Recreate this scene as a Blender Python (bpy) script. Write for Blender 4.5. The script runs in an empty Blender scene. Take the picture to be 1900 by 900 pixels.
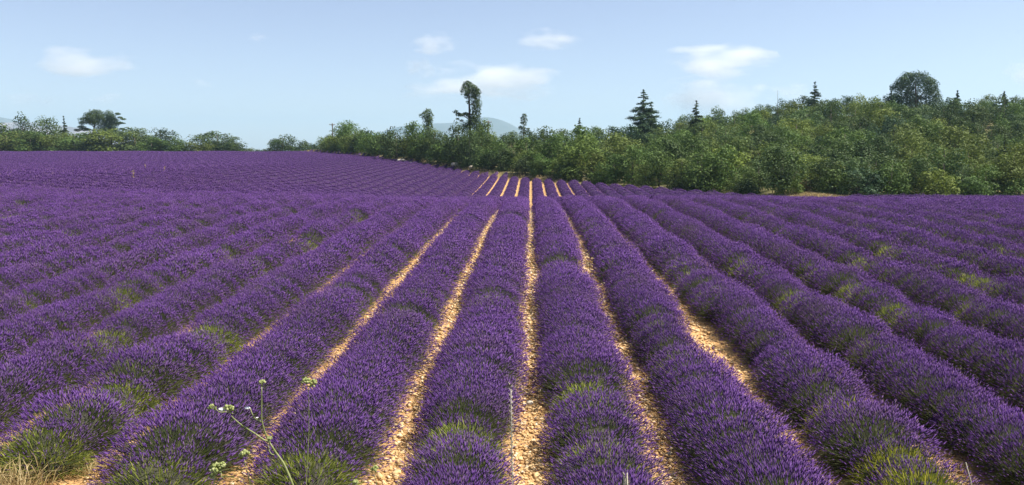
import bpy, math, random
import numpy as np

rng = np.random.default_rng(7)
random.seed(7)
scene = bpy.context.scene
COL = scene.collection

# ------------------------------------------------------------------ camera
F = 1491.0                      # focal length in pixels of a 1900 px wide frame
HOR = 280.0                     # row of the true horizon
CAMZ = 3.75                     # eye height over the near field
PITCH = math.atan((450 - HOR) / F)
YAW = math.atan((985 - 950) / F)
cam_d = bpy.data.cameras.new("camera")
cam = bpy.data.objects.new("camera", cam_d)
COL.objects.link(cam)
cam.location = (0, 0, CAMZ)
cam.rotation_euler = (math.pi / 2 - PITCH, 0, YAW)
cam_d.sensor_fit = 'HORIZONTAL'
cam_d.sensor_width = 36
cam_d.lens = 36 * F / 1900
cam_d.clip_start = 0.05
cam_d.clip_end = 30000
scene.camera = cam

# ------------------------------------------------------------------ sky and sun
SUN_EL, SUN_AZ = 58.0, 92.0    # azimuth clockwise from straight ahead
world = bpy.data.worlds.new("World")
scene.world = world
world.use_nodes = True
wn = world.node_tree.nodes
wl = world.node_tree.links
wn.clear()
sky = wn.new('ShaderNodeTexSky')
sky.sky_type = 'NISHITA'
sky.sun_disc = False
sky.sun_elevation = math.radians(SUN_EL)
sky.sun_rotation = math.radians(SUN_AZ)
sky.altitude = 1200
sky.air_density = 1.0
sky.dust_density = 1.1
sky.ozone_density = 3.5
bg = wn.new('ShaderNodeBackground')
bg.inputs['Strength'].default_value = 0.078
wo = wn.new('ShaderNodeOutputWorld')
hsv = wn.new('ShaderNodeHueSaturation')
hsv.inputs['Saturation'].default_value = 0.75
hsv.inputs['Hue'].default_value = 0.511
wl.new(sky.outputs[0], hsv.inputs['Color'])
wl.new(hsv.outputs[0], bg.inputs[0])
wl.new(bg.outputs[0], wo.inputs[0])

sun_d = bpy.data.lights.new("sun", 'SUN')
sun_d.energy = 4.7
sun_d.angle = math.radians(0.53)
sun_d.color = (1.0, 0.93, 0.82)
sun = bpy.data.objects.new("sun", sun_d)
COL.objects.link(sun)
_e, _a = math.radians(SUN_EL), math.radians(SUN_AZ)
to_sun = (math.cos(_e) * math.sin(_a), math.cos(_e) * math.cos(_a), math.sin(_e))
from mathutils import Vector, Matrix, Euler
sun.rotation_euler = Vector(to_sun).to_track_quat('Z', 'Y').to_euler()

vs = scene.view_settings
vs.view_transform = 'Standard'
vs.look = 'None'
vs.exposure = 1.0
vs.gamma = 1.0
vs.use_curve_mapping = False
cy = scene.cycles
cy.use_denoising = True
cy.denoiser = 'OPENIMAGEDENOISE'
cy.max_bounces = 10
cy.diffuse_bounces = 3
cy.transmission_bounces = 4
cy.volume_bounces = 8
cy.transparent_max_bounces = 8
cy.volume_max_steps = 64
cy.sample_clamp_indirect = 6.0

# ------------------------------------------------------------------ pixels to rays
_R = Euler((math.pi / 2 - PITCH, 0, YAW)).to_matrix()


def ray(px, py):
    d = _R @ Vector(((px - 950) / F, -(py - 450) / F, -1.0))
    return d / d.y


def at(px, py, Y):
    r = ray(px, py)
    return Vector((r.x * Y, Y, CAMZ + r.z * Y))


_Ri = np.array(_R.transposed())


def project(x, y, z):
    c = _Ri @ np.array([x, y, z - CAMZ])
    return 950 + F * c[0] / -c[2], 450 - F * c[1] / -c[2]


# ------------------------------------------------------------------ terrain
YS = np.arange(-60, 420.01, 0.5)


def prof(pts, sm=9):
    p = np.array(pts, float)
    z = np.interp(YS, p[:, 0], p[:, 1])
    k = np.ones(sm) / sm
    for _ in range(3):
        z = np.convolve(np.pad(z, sm // 2, mode='edge'), k, mode='valid')
    return z


P0 = prof([(-60, -5.6), (0, -3.75), (24, -2.97), (31, -2.85), (36, -2.79), (42, -3.02), (60, -4.1), (75, -4.86), (86, -4.62), (104, -4.19),
           (112, -4.05), (140, -2.9), (160, -2.0), (200, 0.0), (260, 2.5), (420, -2)])
PL = prof([(-60, -5.0), (0, -3.5), (28, -2.58), (36, -2.42), (50, -2.28), (80, -2.42), (120, -2.25), (160, -1.6), (200, -0.70), (212, -0.70),
           (240, -1.6), (300, -5), (420, -12)])
PR = prof([(-60, -5.6), (0, -3.75), (24, -2.95), (31, -2.85), (36, -2.80), (50, -3.6), (77, -4.62), (84, -4.4), (100, -2.6), (130, 2.0), (160, 6.0), (200, 8.6),
           (260, 8), (420, 0)])


def sst(a, b, x):
    t = np.clip((x - a) / (b - a), 0, 1)
    return t * t * (3 - 2 * t)


EX = np.array([-90, -53, -24, 0, 8, 16, 24, 47, 140.])
EY = np.array([214, 200, 150, 108, 98, 88, 79, 77, 77.])


def terr(X, Y):
    X = np.asarray(X, float)
    Y = np.asarray(Y, float)
    p0, pl, pr = np.interp(Y, YS, P0), np.interp(Y, YS, PL), np.interp(Y, YS, PR)
    wL = sst(-4, -38, X)
    wR = sst(4, 72, X)
    z = p0 * (1 - wL - wR) + pl * wL + pr * wR
    z = z + 0.06 * np.sin(X * .31 + Y * .13) * sst(12, 40, Y)
    z = z + .75 * sst(-1.6, .6, Y - np.interp(X, EX, EY)) * sst(-62, -54, X) * sst(300, 200, Y) * (sst(9, 3, X) + .42 * np.exp(-((X - 27.8) / 2.8) ** 2))
    far = np.maximum(sst(300, 1200, Y), sst(300, 1200, np.abs(X)))
    z = z * (1 - far) + (-66) * far
    z = z + CAMZ
    # roadside bank the photographer stands on
    b = sst(5.4, 2.4, Y) * sst(40, 25, np.abs(X))
    z = z * (1 - b) + (CAMZ - 1.62) * b
    return z


def zt(x, y):
    return float(terr(x, y))




def edge(x):
    return np.interp(x, EX, EY)


# ------------------------------------------------------------------ mesh helpers
def mesh_np(name, V, T, mats, mi=None, smooth=False):
    V = np.asarray(V, np.float32)
    T = np.asarray(T, np.int32)
    me = bpy.data.meshes.new(name)
    me.vertices.add(len(V))
    me.vertices.foreach_set('co', V.ravel())
    k = T.shape[1]
    me.loops.add(T.size)
    me.loops.foreach_set('vertex_index', T.ravel())
    me.polygons.add(len(T))
    me.polygons.foreach_set('loop_start', np.arange(0, T.size, k, dtype=np.int32))
    if mi is not None:
        me.polygons.foreach_set('material_index', np.asarray(mi, np.int32))
    if smooth:
        me.polygons.foreach_set('use_smooth', np.ones(len(T), bool))
    for m in (mats if isinstance(mats, (list, tuple)) else [mats]):
        me.materials.append(m)
    me.update(calc_edges=True)
    return me


class Acc:
    def __init__(self):
        self.V, self.T, self.M, self.n = [], [], [], 0

    def add(self, V, T, m=0):
        V = np.asarray(V, np.float32).reshape(-1, 3)
        T = np.asarray(T, np.int32).reshape(-1, 3)
        self.V.append(V)
        self.T.append(T + self.n)
        self.M.append(np.full(len(T), m, np.int32))
        self.n += len(V)
        return self

    def mesh(self, name, mats, smooth=False):
        return mesh_np(name, np.concatenate(self.V), np.concatenate(self.T), mats, np.concatenate(self.M), smooth)


def unit(a):
    return a / np.maximum(np.linalg.norm(a, axis=-1, keepdims=True), 1e-9)


def perp(D):
    r = rng.normal(size=D.shape)
    return unit(np.cross(D, r))


def spindles(P, D, L, W, sides=3, at_=0.35):
    """thin double pyramids: P base points, D directions, L lengths, W widths"""
    n = len(P)
    A = perp(D)
    B = np.cross(D, A)
    L = np.broadcast_to(L, (n,))[:, None]
    W = np.broadcast_to(W, (n,))[:, None]
    vs_ = [P]
    for k in range(sides):
        t = 2 * math.pi * k / sides
        vs_.append(P + D * L * at_ + (A * math.cos(t) + B * math.sin(t)) * W * .5)
    vs_.append(P + D * L)
    V = np.stack(vs_, 1).reshape(-1, 3)
    s = sides + 2
    base = (np.arange(n) * s)[:, None, None]
    tri = []
    for k in range(sides):
        a, b = 1 + k, 1 + (k + 1) % sides
        tri += [[0, b, a], [sides + 1, a, b]]
    return V, (base + np.array(tri)[None]).reshape(-1, 3)


def blades(P, D, L, W, bend=0.0):
    """flat pointed blades of two segments"""
    n = len(P)
    S = perp(D)
    L = np.broadcast_to(L, (n,))[:, None]
    W = np.broadcast_to(W, (n,))[:, None]
    drop = np.zeros((n, 3))
    drop[:, 2] = -1
    mid = P + D * L * .55
    tip = P + D * L + drop * L * bend
    V = np.stack([P - S * W * .35, P + S * W * .35, mid + S * W * .5, mid - S * W * .5, tip], 1).reshape(-1, 3)
    base = (np.arange(n) * 5)[:, None, None]
    tri = np.array([[0, 1, 2], [0, 2, 3], [3, 2, 4]])
    return V, (base + tri[None]).reshape(-1, 3)


def threads(P, Q, W):
    n = len(P)
    S = perp(unit(Q - P))
    V = np.stack([P - S * W * .5, P + S * W * .5, Q], 1).reshape(-1, 3)
    return V, np.arange(3 * n).reshape(-1, 3)


def leaf_quads(C, N, size, asp=.62):
    n = len(C)
    A = perp(N)
    B = np.cross(N, A)
    s = np.broadcast_to(size, (n,))[:, None]
    V = np.stack([C - A * s * .5, C + B * s * .5 * asp + N * s * .08, C + A * s * .5, C - B * s * .5 * asp + N * s * .08], 1).reshape(-1, 3)
    base = (np.arange(n) * 4)[:, None, None]
    return V, (base + np.array([[0, 1, 2], [0, 2, 3]])[None]).reshape(-1, 3)


def tube(pts, rad, sides=6, cap=True):
    pts = np.asarray(pts, float)
    n = len(pts)
    rad = np.broadcast_to(rad, (n,))
    tan = np.gradient(pts, axis=0)
    tan = unit(tan)
    up = np.array([0.13, 0.27, 1.0]) if abs(tan[0][2]) < .8 else np.array([1.0, .2, .1])
    V = []
    for i in range(n):
        a = unit(np.cross(tan[i], up))
        b = np.cross(tan[i], a)
        for k in range(sides):
            t = 2 * math.pi * k / sides
            V.append(pts[i] + (a * math.cos(t) + b * math.sin(t)) * rad[i])
    T = []
    for i in range(n - 1):
        for k in range(sides):
            a0, a1 = i * sides + k, i * sides + (k + 1) % sides
            b0, b1 = a0 + sides, a1 + sides
            T += [[a0, a1, b1], [a0, b1, b0]]
    if cap:
        for r0, c in ((0, pts[0]), ((n - 1) * sides, pts[-1])):
            V.append(c)
            ci = len(V) - 1
            for k in range(sides):
                a0, a1 = r0 + k, r0 + (k + 1) % sides
                T.append([ci, a1, a0] if r0 == 0 else [ci, a0, a1])
    return np.array(V), np.array(T)


def uvsphere(nu=10, nv=7):
    V = [(0, 0, 1)]
    for j in range(1, nv):
        p = math.pi * j / nv
        for i in range(nu):
            t = 2 * math.pi * i / nu
            V.append((math.sin(p) * math.cos(t), math.sin(p) * math.sin(t), math.cos(p)))
    V.append((0, 0, -1))
    T = []
    for i in range(nu):
        T.append([0, 1 + i, 1 + (i + 1) % nu])
    for j in range(nv - 2):
        for i in range(nu):
            a, b = 1 + j * nu + i, 1 + j * nu + (i + 1) % nu
            T += [[a, a + nu, b], [b, a + nu, b + nu]]
    l = len(V) - 1
    o = 1 + (nv - 2) * nu
    for i in range(nu):
        T.append([l, o + (i + 1) % nu, o + i])
    return np.array(V, float), np.array(T)


def vnoise(P, seed=0):
    """smooth sum-of-sines noise, about -1..1"""
    P = np.asarray(P, float)
    r = np.random.default_rng(seed)
    out = 0
    for k in range(6):
        d = r.normal(size=3)
        out = out + np.sin(P @ d * (0.8 + .5 * k) + r.uniform(0, 6.28))
    return out / 3.2


def new(name, me, parent=None, loc=None, rz=None, sc=None):
    o = bpy.data.objects.new(name, me)
    COL.objects.link(o)
    if parent is not None:
        o.parent = parent
    if loc is not None:
        o.location = loc
    if rz is not None:
        o.rotation_euler = (0, 0, rz) if np.isscalar(rz) else rz
    if sc is not None:
        o.scale = (sc, sc, sc) if np.isscalar(sc) else sc
    return o


def tag(o, label=None, cat=None, group=None, kind=None):
    if label:
        o['label'] = label
    if cat:
        o['category'] = cat
    if group:
        o['group'] = group
    if kind:
        o['kind'] = kind
    return o


# ------------------------------------------------------------------ materials
def mat(name):
    m = bpy.data.materials.new(name)
    m.use_nodes = True
    nt = m.node_tree
    nt.nodes.clear()
    out = nt.nodes.new('ShaderNodeOutputMaterial')
    return m, nt, out


def N(nt, t, **kw):
    n = nt.nodes.new(t)
    for k, v in kw.items():
        if k in n.inputs:
            n.inputs[k].default_value = v
        else:
            setattr(n, k, v)
    return n


def ramp(nt, stops, src):
    r = nt.nodes.new('ShaderNodeValToRGB')
    el = r.color_ramp.elements
    while len(el) < len(stops):
        el.new(.5)
    for e, (p, c) in zip(el, stops):
        e.position = p
        e.color = (*c, 1)
    nt.links.new(src, r.inputs[0])
    return r.outputs[0]


def mixc(nt, fac, a, b, mode='MIX'):
    m = nt.nodes.new('ShaderNodeMix')
    m.data_type = 'RGBA'
    m.blend_type = mode
    for s, v in ((m.inputs[0], fac), (m.inputs[6], a), (m.inputs[7], b)):
        if isinstance(v, (int, float)):
            s.default_value = v
        elif isinstance(v, tuple):
            s.default_value = (*v, 1)
        else:
            nt.links.new(v, s)
    return m.outputs[2]


def leafy(name, stops, translucent=.3, rough=.7, obj_tint=False, obj_var=0.0, patch=None, spec=.2):
    """foliage: colour by leaf (random per island), by plant (object colour) and by patches"""
    m, nt, out = mat(name)
    g = N(nt, 'ShaderNodeNewGeometry')
    c = ramp(nt, stops, g.outputs['Random Per Island'])
    if obj_tint:
        oi = N(nt, 'ShaderNodeObjectInfo')
        c = mixc(nt, 1.0, c, oi.outputs['Color'], 'MULTIPLY')
    if obj_var:
        oi = N(nt, 'ShaderNodeObjectInfo')
        hs = N(nt, 'ShaderNodeHueSaturation')
        mr = N(nt, 'ShaderNodeMapRange')
        mr.inputs[3].default_value = 1 - obj_var
        mr.inputs[4].default_value = 1 + obj_var
        nt.links.new(oi.outputs['Random'], mr.inputs[0])
        nt.links.new(mr.outputs[0], hs.inputs['Value'])
        nt.links.new(c, hs.inputs['Color'])
        c = hs.outputs[0]
    if patch:
        scl, col, lo, hi, amt = patch
        gg = N(nt, 'ShaderNodeNewGeometry')
        nz = N(nt, 'ShaderNodeTexNoise')
        nz.inputs['Scale'].default_value = scl
        nz.inputs['Detail'].default_value = 3
        nt.links.new(gg.outputs['Position'], nz.inputs['Vector'])
        f = ramp(nt, [(lo, (0, 0, 0)), (hi, (amt, amt, amt))], nz.outputs[0])
        c = mixc(nt, f, c, col)
    p = N(nt, 'ShaderNodeBsdfPrincipled', Roughness=rough)
    p.inputs['Specular IOR Level'].default_value = spec
    nt.links.new(c, p.inputs['Base Color'])
    tr = N(nt, 'ShaderNodeBsdfTranslucent')
    nt.links.new(c, tr.inputs[0])
    mx = N(nt, 'ShaderNodeMixShader')
    mx.inputs[0].default_value = translucent
    nt.links.new(p.outputs[0], mx.inputs[1])
    nt.links.new(tr.outputs[0], mx.inputs[2])
    nt.links.new(mx.outputs[0], out.inputs[0])
    return m


def plain(name, a, b, scale=3.0, rough=.85, bump=.0, detail=6, coord='Object', lo=.35, hi=.65, spec=.3):
    m, nt, out = mat(name)
    tc = N(nt, 'ShaderNodeTexCoord')
    nz = N(nt, 'ShaderNodeTexNoise')
    nz.inputs['Scale'].default_value = scale
    nz.inputs['Detail'].default_value = detail
    nt.links.new(tc.outputs[coord], nz.inputs['Vector'])
    c = ramp(nt, [(lo, a), (hi, b)], nz.outputs[0])
    p = N(nt, 'ShaderNodeBsdfPrincipled', Roughness=rough)
    p.inputs['Specular IOR Level'].default_value = spec
    nt.links.new(c, p.inputs['Base Color'])
    if bump:
        bp = N(nt, 'ShaderNodeBump')
        bp.inputs['Strength'].default_value = bump
        nt.links.new(nz.outputs[0], bp.inputs['Height'])
        nt.links.new(bp.outputs[0], p.inputs['Normal'])
    nt.links.new(p.outputs[0], out.inputs[0])
    return m


PURPLE = [(0.0, (.070, .029, .135)), (.25, (.126, .051, .243)), (.6, (.173, .074, .328)), (.85, (.230, .108, .398)), (.95, (.29, .15, .43)), (1.0, (.26, .18, .17))]
M_flower = leafy('lavender_flower', PURPLE, .34, .75, obj_var=.16, patch=(1.1, (.155, .10, .17), .52, .72, .5))
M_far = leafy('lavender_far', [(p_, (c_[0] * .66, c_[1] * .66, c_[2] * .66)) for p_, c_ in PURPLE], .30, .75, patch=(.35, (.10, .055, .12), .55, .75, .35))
M_stem = leafy('lavender_stem', [(0, (.075, .095, .040)), (.5, (.12, .15, .065)), (1, (.22, .22, .12))], .42)
M_leaf = leafy('lavender_leaf', [(0, (.075, .105, .024)), (.5, (.13, .165, .04)), (1, (.24, .27, .085))], .45, obj_var=.12)
M_green = leafy('green_bush_leaf', [(0, (.11, .15, .025)), (.5, (.18, .225, .04)), (1, (.33, .34, .085))], .48, obj_tint=True)
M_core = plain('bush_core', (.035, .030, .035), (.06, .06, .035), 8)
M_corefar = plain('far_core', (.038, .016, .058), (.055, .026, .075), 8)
M_tree = leafy('tree_leaf', [(0, (.72, .75, .7)), (.5, (.95, .97, .9)), (1, (1.2, 1.2, 1.05))], .28, .65, obj_tint=True, patch=(.42, (.135, .20, .045), .50, .70, .45))
M_bark = plain('bark', (.05, .04, .03), (.12, .10, .08), 6, .9, .4)
M_straw = leafy('dry_grass', [(0, (.30, .22, .10)), (.5, (.45, .35, .17)), (1, (.58, .48, .27))], .3)
M_stone = None


def stone_mat(name, stops):
    m, nt, out = mat(name)
    g = N(nt, 'ShaderNodeNewGeometry')
    c = ramp(nt, stops, g.outputs['Random Per Island'])
    oi = N(nt, 'ShaderNodeObjectInfo')
    hs = N(nt, 'ShaderNodeHueSaturation')
    mr = N(nt, 'ShaderNodeMapRange')
    mr.inputs[3].default_value = .8
    mr.inputs[4].default_value = 1.15
    nt.links.new(oi.outputs['Random'], mr.inputs[0])
    nt.links.new(mr.outputs[0], hs.inputs['Value'])
    nt.links.new(c, hs.inputs['Color'])
    p = N(nt, 'ShaderNodeBsdfPrincipled', Roughness=.9)
    p.inputs['Specular IOR Level'].default_value = .2
    nz = N(nt, 'ShaderNodeTexNoise')
    nz.inputs['Scale'].default_value = 60
    nz.inputs['Detail'].default_value = 3
    tc = N(nt, 'ShaderNodeTexCoord')
    nt.links.new(tc.outputs['Object'], nz.inputs['Vector'])
    bp = N(nt, 'ShaderNodeBump')
    bp.inputs['Strength'].default_value = .3
    bp.inputs['Distance'].default_value = .01
    nt.links.new(nz.outputs[0], bp.inputs['Height'])
    nt.links.new(bp.outputs[0], p.inputs['Normal'])
    nt.links.new(hs.outputs[0], p.inputs['Base Color'])
    nt.links.new(p.outputs[0], out.inputs[0])
    return m


STONE = [(0, (.44, .26, .11)), (.35, (.60, .39, .18)), (.75, (.74, .53, .29)), (1, (.84, .69, .48))]
M_stone = stone_mat('limestone_ochre', STONE)
M_white = stone_mat('limestone_white', [(0, (.55, .48, .38)), (1, (.62, .55, .44))])

# ground: stony ochre soil in the field, leaf litter and grass elsewhere
m, nt, out = mat('field_soil')
geo = N(nt, 'ShaderNodeNewGeometry')
vo = N(nt, 'ShaderNodeTexVoronoi')
vo.inputs['Scale'].default_value = 26
nt.links.new(geo.outputs['Position'], vo.inputs['Vector'])
soil = ramp(nt, [(0, (.34, .19, .08)), (.5, (.50, .30, .13)), (1, (.64, .42, .21))], vo.outputs['Color'])
nz = N(nt, 'ShaderNodeTexNoise')
nz.inputs['Scale'].default_value = .5
nz.inputs['Detail'].default_value = 8
nt.links.new(geo.outputs['Position'], nz.inputs['Vector'])
litter = ramp(nt, [(.35, (.07, .07, .03)), (.65, (.17, .15, .07))], nz.outputs[0])
at_n = N(nt, 'ShaderNodeAttribute', attribute_name='woodland')
c = mixc(nt, at_n.outputs['Fac'], soil, litter)
pb = N(nt, 'ShaderNodeBsdfPrincipled', Roughness=.95)
pb.inputs['Specular IOR Level'].default_value = .1
nt.links.new(c, pb.inputs['Base Color'])
bp = N(nt, 'ShaderNodeBump')
bp.inputs['Strength'].default_value = .6
bp.inputs['Distance'].default_value = .03
bp.invert = True
nt.links.new(vo.outputs['Distance'], bp.inputs['Height'])
nt.links.new(bp.outputs[0], pb.inputs['Normal'])
nt.links.new(pb.outputs[0], out.inputs[0])
M_soil = m

# ------------------------------------------------------------------ ground sheet
gx = np.concatenate([-np.geomspace(9000, 165, 26), np.arange(-160, 160.1, 2.0), np.geomspace(165, 9000, 26)])
gy = np.concatenate([-np.geomspace(9000, 62, 18), np.arange(-60, -1, 6.0), np.arange(0, 10, .4), np.arange(10, 60, 1.0), np.arange(60, 215, .8), np.arange(216, 420, 2.0),
                     np.geomspace(424, 9000, 40)])
GX, GY = np.meshgrid(gx, gy)
GZ = terr(GX, GY)
V = np.stack([GX, GY, GZ], -1).reshape(-1, 3)
nx, ny = len(gx), len(gy)
ii, jj = np.meshgrid(np.arange(nx - 1), np.arange(ny - 1))
a0 = (jj * nx + ii).ravel()
T = np.stack([a0, a0 + 1, a0 + nx + 1, a0 + nx], 1)
me = mesh_np('ground', V, T, M_soil, smooth=True)
wood = sst(-1.9, -.6, V[:, 1] - np.where(V[:, 0] < -80, 214, edge(V[:, 0])))
wood = np.maximum(wood, sst(7.6, 6.4, V[:, 1]))
att = me.attributes.new('woodland', 'FLOAT', 'POINT')
att.data.foreach_set('value', wood.astype(np.float32))
ground = new('ground', me)
tag(ground, 'stony ochre soil of the lavender field and the land around it', kind='structure')

# ------------------------------------------------------------------ mountains
M_mount = plain('mountain_scrub', (.05, .07, .04), (.11, .12, .08), .004, .95, 0, 8)
M_rock = plain('mountain_rock', (.10, .10, .10), (.27, .25, .25), .007, .95, 0, 10, lo=.4, hi=.6)


def mountain(name, ridge, D, depth, m, label, seed):
    pts = np.array([at(px, py, D) for px, py in ridge])
    xs = np.linspace(pts[0, 0], pts[-1, 0], 120)
    top = np.interp(xs, pts[:, 0], pts[:, 2])
    k = np.ones(5) / 5
    top = np.convolve(np.pad(top, 2, mode='edge'), k, mode='valid')
    nv = 22
    V = []
    for j in range(nv):
        t = j / (nv - 1) * 2 - 1
        f = (1 - abs(t)) ** .8
        y = D + t * depth
        z = -64 + CAMZ + (top + 64 - CAMZ) * f
        P = np.stack([xs, np.full_like(xs, y), z], 1)
        amp = depth * .02 * (1 - f) * f * 4 + depth * .004 * f
        P[:, 2] += vnoise(P / (depth * .16), seed) * amp
        P[:, 1] += vnoise(P / (depth * .2) + 7, seed + 1) * depth * .06
        V.append(P)
    V = np.concatenate(V)
    n = len(xs)
    ii, jj = np.meshgrid(np.arange(n - 1), np.arange(nv - 1))
    a = (jj * n + ii).ravel()
    T = np.stack([a, a + 1, a + n + 1, a + n], 1)
    o = new(name, mesh_np(name, V, T, m, smooth=True))
    tag(o, label, kind='structure')
    return o


mountain('mountain', [(500, 300), (545, 282), (575, 268), (610, 262), (650, 258), (690, 249), (740, 234), (800, 228), (845, 226), (880, 217), (905, 214), (930, 220), (952, 231),
                      (985, 252), (1040, 268), (1120, 290)], 6000, 900, M_mount, 'pale blue mountain ridge far behind the tall bare-trunked pine', 3)
mountain('mountain', [(-420, 225), (-200, 215), (-60, 210), (0, 213), (25, 220), (45, 232), (80, 246), (140, 262), (220, 290)], 5600, 800, M_mount,
         'blue mountain shoulder at the far left edge', 5)
mountain('mountain', [(-500, 226), (-200, 222), (0, 227), (50, 224), (90, 228), (130, 234), (165, 238), (210, 250), (270, 268), (330, 292)], 3600, 450, M_rock,
         'bare pale rocky ridge behind the trees at far left', 9)


# ------------------------------------------------------------------ lavender bushes
HX, HY, HZ = .705, .48, .66         # half width across the row, along it, height


def bush_parts(n_stem, sw, sl, n_leaf, lw, bloom=1.0, seed=0, green=False):
    """returns (foliage Acc, flower Acc): a dome of stems that radiate from the crown, spikes at their ends"""
    r = np.random.default_rng(seed)
    fol, flo = Acc(), Acc()
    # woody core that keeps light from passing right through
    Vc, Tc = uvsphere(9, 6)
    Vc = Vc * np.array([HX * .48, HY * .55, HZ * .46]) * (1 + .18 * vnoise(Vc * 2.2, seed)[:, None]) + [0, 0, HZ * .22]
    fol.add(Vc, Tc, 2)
    # stem directions over the dome
    u = r.uniform(.02, 1, n_stem) ** .85
    ph = r.uniform(0, 2 * math.pi, n_stem)
    cz = u
    sz = np.sqrt(1 - cz * cz)
    d = np.stack([sz * np.cos(ph), sz * np.sin(ph), cz], 1)
    lump = 1 + .05 * vnoise(d * 3.0, seed + 11)
    R = (r.normal(1, .055, n_stem) * lump)[:, None]
    tip = d * np.array([HX, HY, HZ]) * R + np.array([0, 0, .03])
    root = d * np.array([HX * .30, HY * .35, HZ * .2]) + r.normal(0, .02, (n_stem, 3)) + [0, 0, .08]
    D = unit(tip - root + r.normal(0, .07, (n_stem, 3)) + np.array([0, 0, .08]))
    L = r.uniform(.7, 1.3, n_stem) * sl
    base = tip - D * L[:, None]
    keep = r.random(n_stem) < (np.clip((cz - .14) * 1.7, .05, .95) if green else np.clip(.14 + cz * 1.3, .14, .98)) * bloom
    V, T = threads(root + (base - root) * .35, base + D * .01, sw * .75)
    fol.add(V, T, 0)
    W = sw * r.uniform(.8, 1.25, n_stem)
    V, T = spindles(base[keep], D[keep], L[keep], W[keep], 3, .4)
    flo.add(V, T, 0)
    # grey-green leaves of the mound
    n = n_leaf
    u = r.uniform(0.0, 1, n) ** 1.1
    ph = r.uniform(0, 2 * math.pi, n)
    sz = np.sqrt(1 - u * u)
    d = np.stack([sz * np.cos(ph), sz * np.sin(ph), u], 1)
    ex = .62 if not green else .66
    P = d * np.array([HX * ex, HY * ex, HZ * ex]) * r.uniform(.72, 1.0, (n, 1)) + [0, 0, .05]
    Dl = unit(d + r.normal(0, .35, (n, 3)) + [0, 0, .45])
    V, T = blades(P, Dl, r.uniform(.09, .17, n) * (1.4 if green else 1.0), lw * r.uniform(.7, 1.3, n), .08)
    fol.add(V, T, 1)
    return fol, flo


def joined(fol, flo, name, mats):
    A = Acc()
    for v, t, mm in zip(fol.V, fol.T, fol.M):
        A.V.append(v); A.T.append(t); A.M.append(mm)
    A.n = fol.n
    for v, t, mm in zip(flo.V, flo.T, flo.M):
        A.V.append(v); A.T.append(t + A.n); A.M.append(mm + 3)
    return A.mesh(name, mats)


LM = [M_stem, M_leaf, M_core, M_flower]
NEAR, MID, GREEN_N, GREEN_M = [], [], [], []
for k in range(7):
    fo, fl = bush_parts(2000, .0095, .066, 520, .010, 1.0, 100 + k)
    NEAR.append((fo.mesh('lavender_bush', LM[:3]), fl.mesh('flower_spikes', [M_flower])))
for k in range(6):
    fo, fl = bush_parts(880, .0145, .085, 230, .018, 1.0, 200 + k)
    MID.append(joined(fo, fl, 'lavender_bush', LM))
GM = [M_stem, M_green, M_core]
for k in range(4):
    fo, fl = bush_parts(1150, .0095, .066, 1100, .010, .85, 300 + k, True)
    GREEN_N.append((fo.mesh('lavender_bush', GM), fl.mesh('flower_spikes', [M_flower])))
for k in range(3):
    fo, fl = bush_parts(480, .0145, .085, 420, .019, .85, 340 + k, True)
    GREEN_M.append(joined(fo, fl, 'lavender_bush', [M_stem, M_green, M_core, M_flower]))

SP = 1.5
# green gaps seen in the rows (pixels of the photograph)
greens = [(180, 640), (215, 750), (265, 868), (565, 880), (25, 820), (1030, 492), (862, 830), (1665, 885), (575, 450), (215, 556), (1550, 650), (1572, 492), (1352, 500),
          (1535, 545), (1815, 535), (1075, 748), (22, 566), (1612, 585), (490, 497), (1255, 665), (1482, 507), (360, 630), (1090, 432), (640, 405), (35, 410), (120, 440), (1870, 470),
          (1640, 760), (1180, 610), (330, 530), (1770, 580), (870, 560), (1420, 560), (700, 600), (1700, 470)]
gpos = []
for px, py in greens:
    r = ray(px, py)
    Y = 6.5
    for _ in range(500):
        if CAMZ + r.z * Y < zt(r.x * Y, Y) + .34:
            break
        Y += .1
    row = round(r.x * Y / SP - .5)
    gpos.append(((row + .5) * SP, Y))
gpos = np.array(gpos)
nth = ['', 'first', 'second', 'third', 'fourth', 'fifth', 'sixth', 'seventh', 'eighth', 'ninth', 'tenth', 'eleventh', 'twelfth', 'thirteenth', 'fourteenth', 'fifteenth', 'sixteenth',
       'seventeenth', 'eighteenth', 'nineteenth', 'twentieth', 'twenty-first', 'twenty-second', 'twenty-third', 'twenty-fourth', 'twenty-fifth', 'twenty-sixth', 'twenty-seventh',
       'twenty-eighth', 'twenty-ninth', 'thirtieth', 'thirty-first', 'thirty-second']
NEAR_END = 43.0


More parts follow.
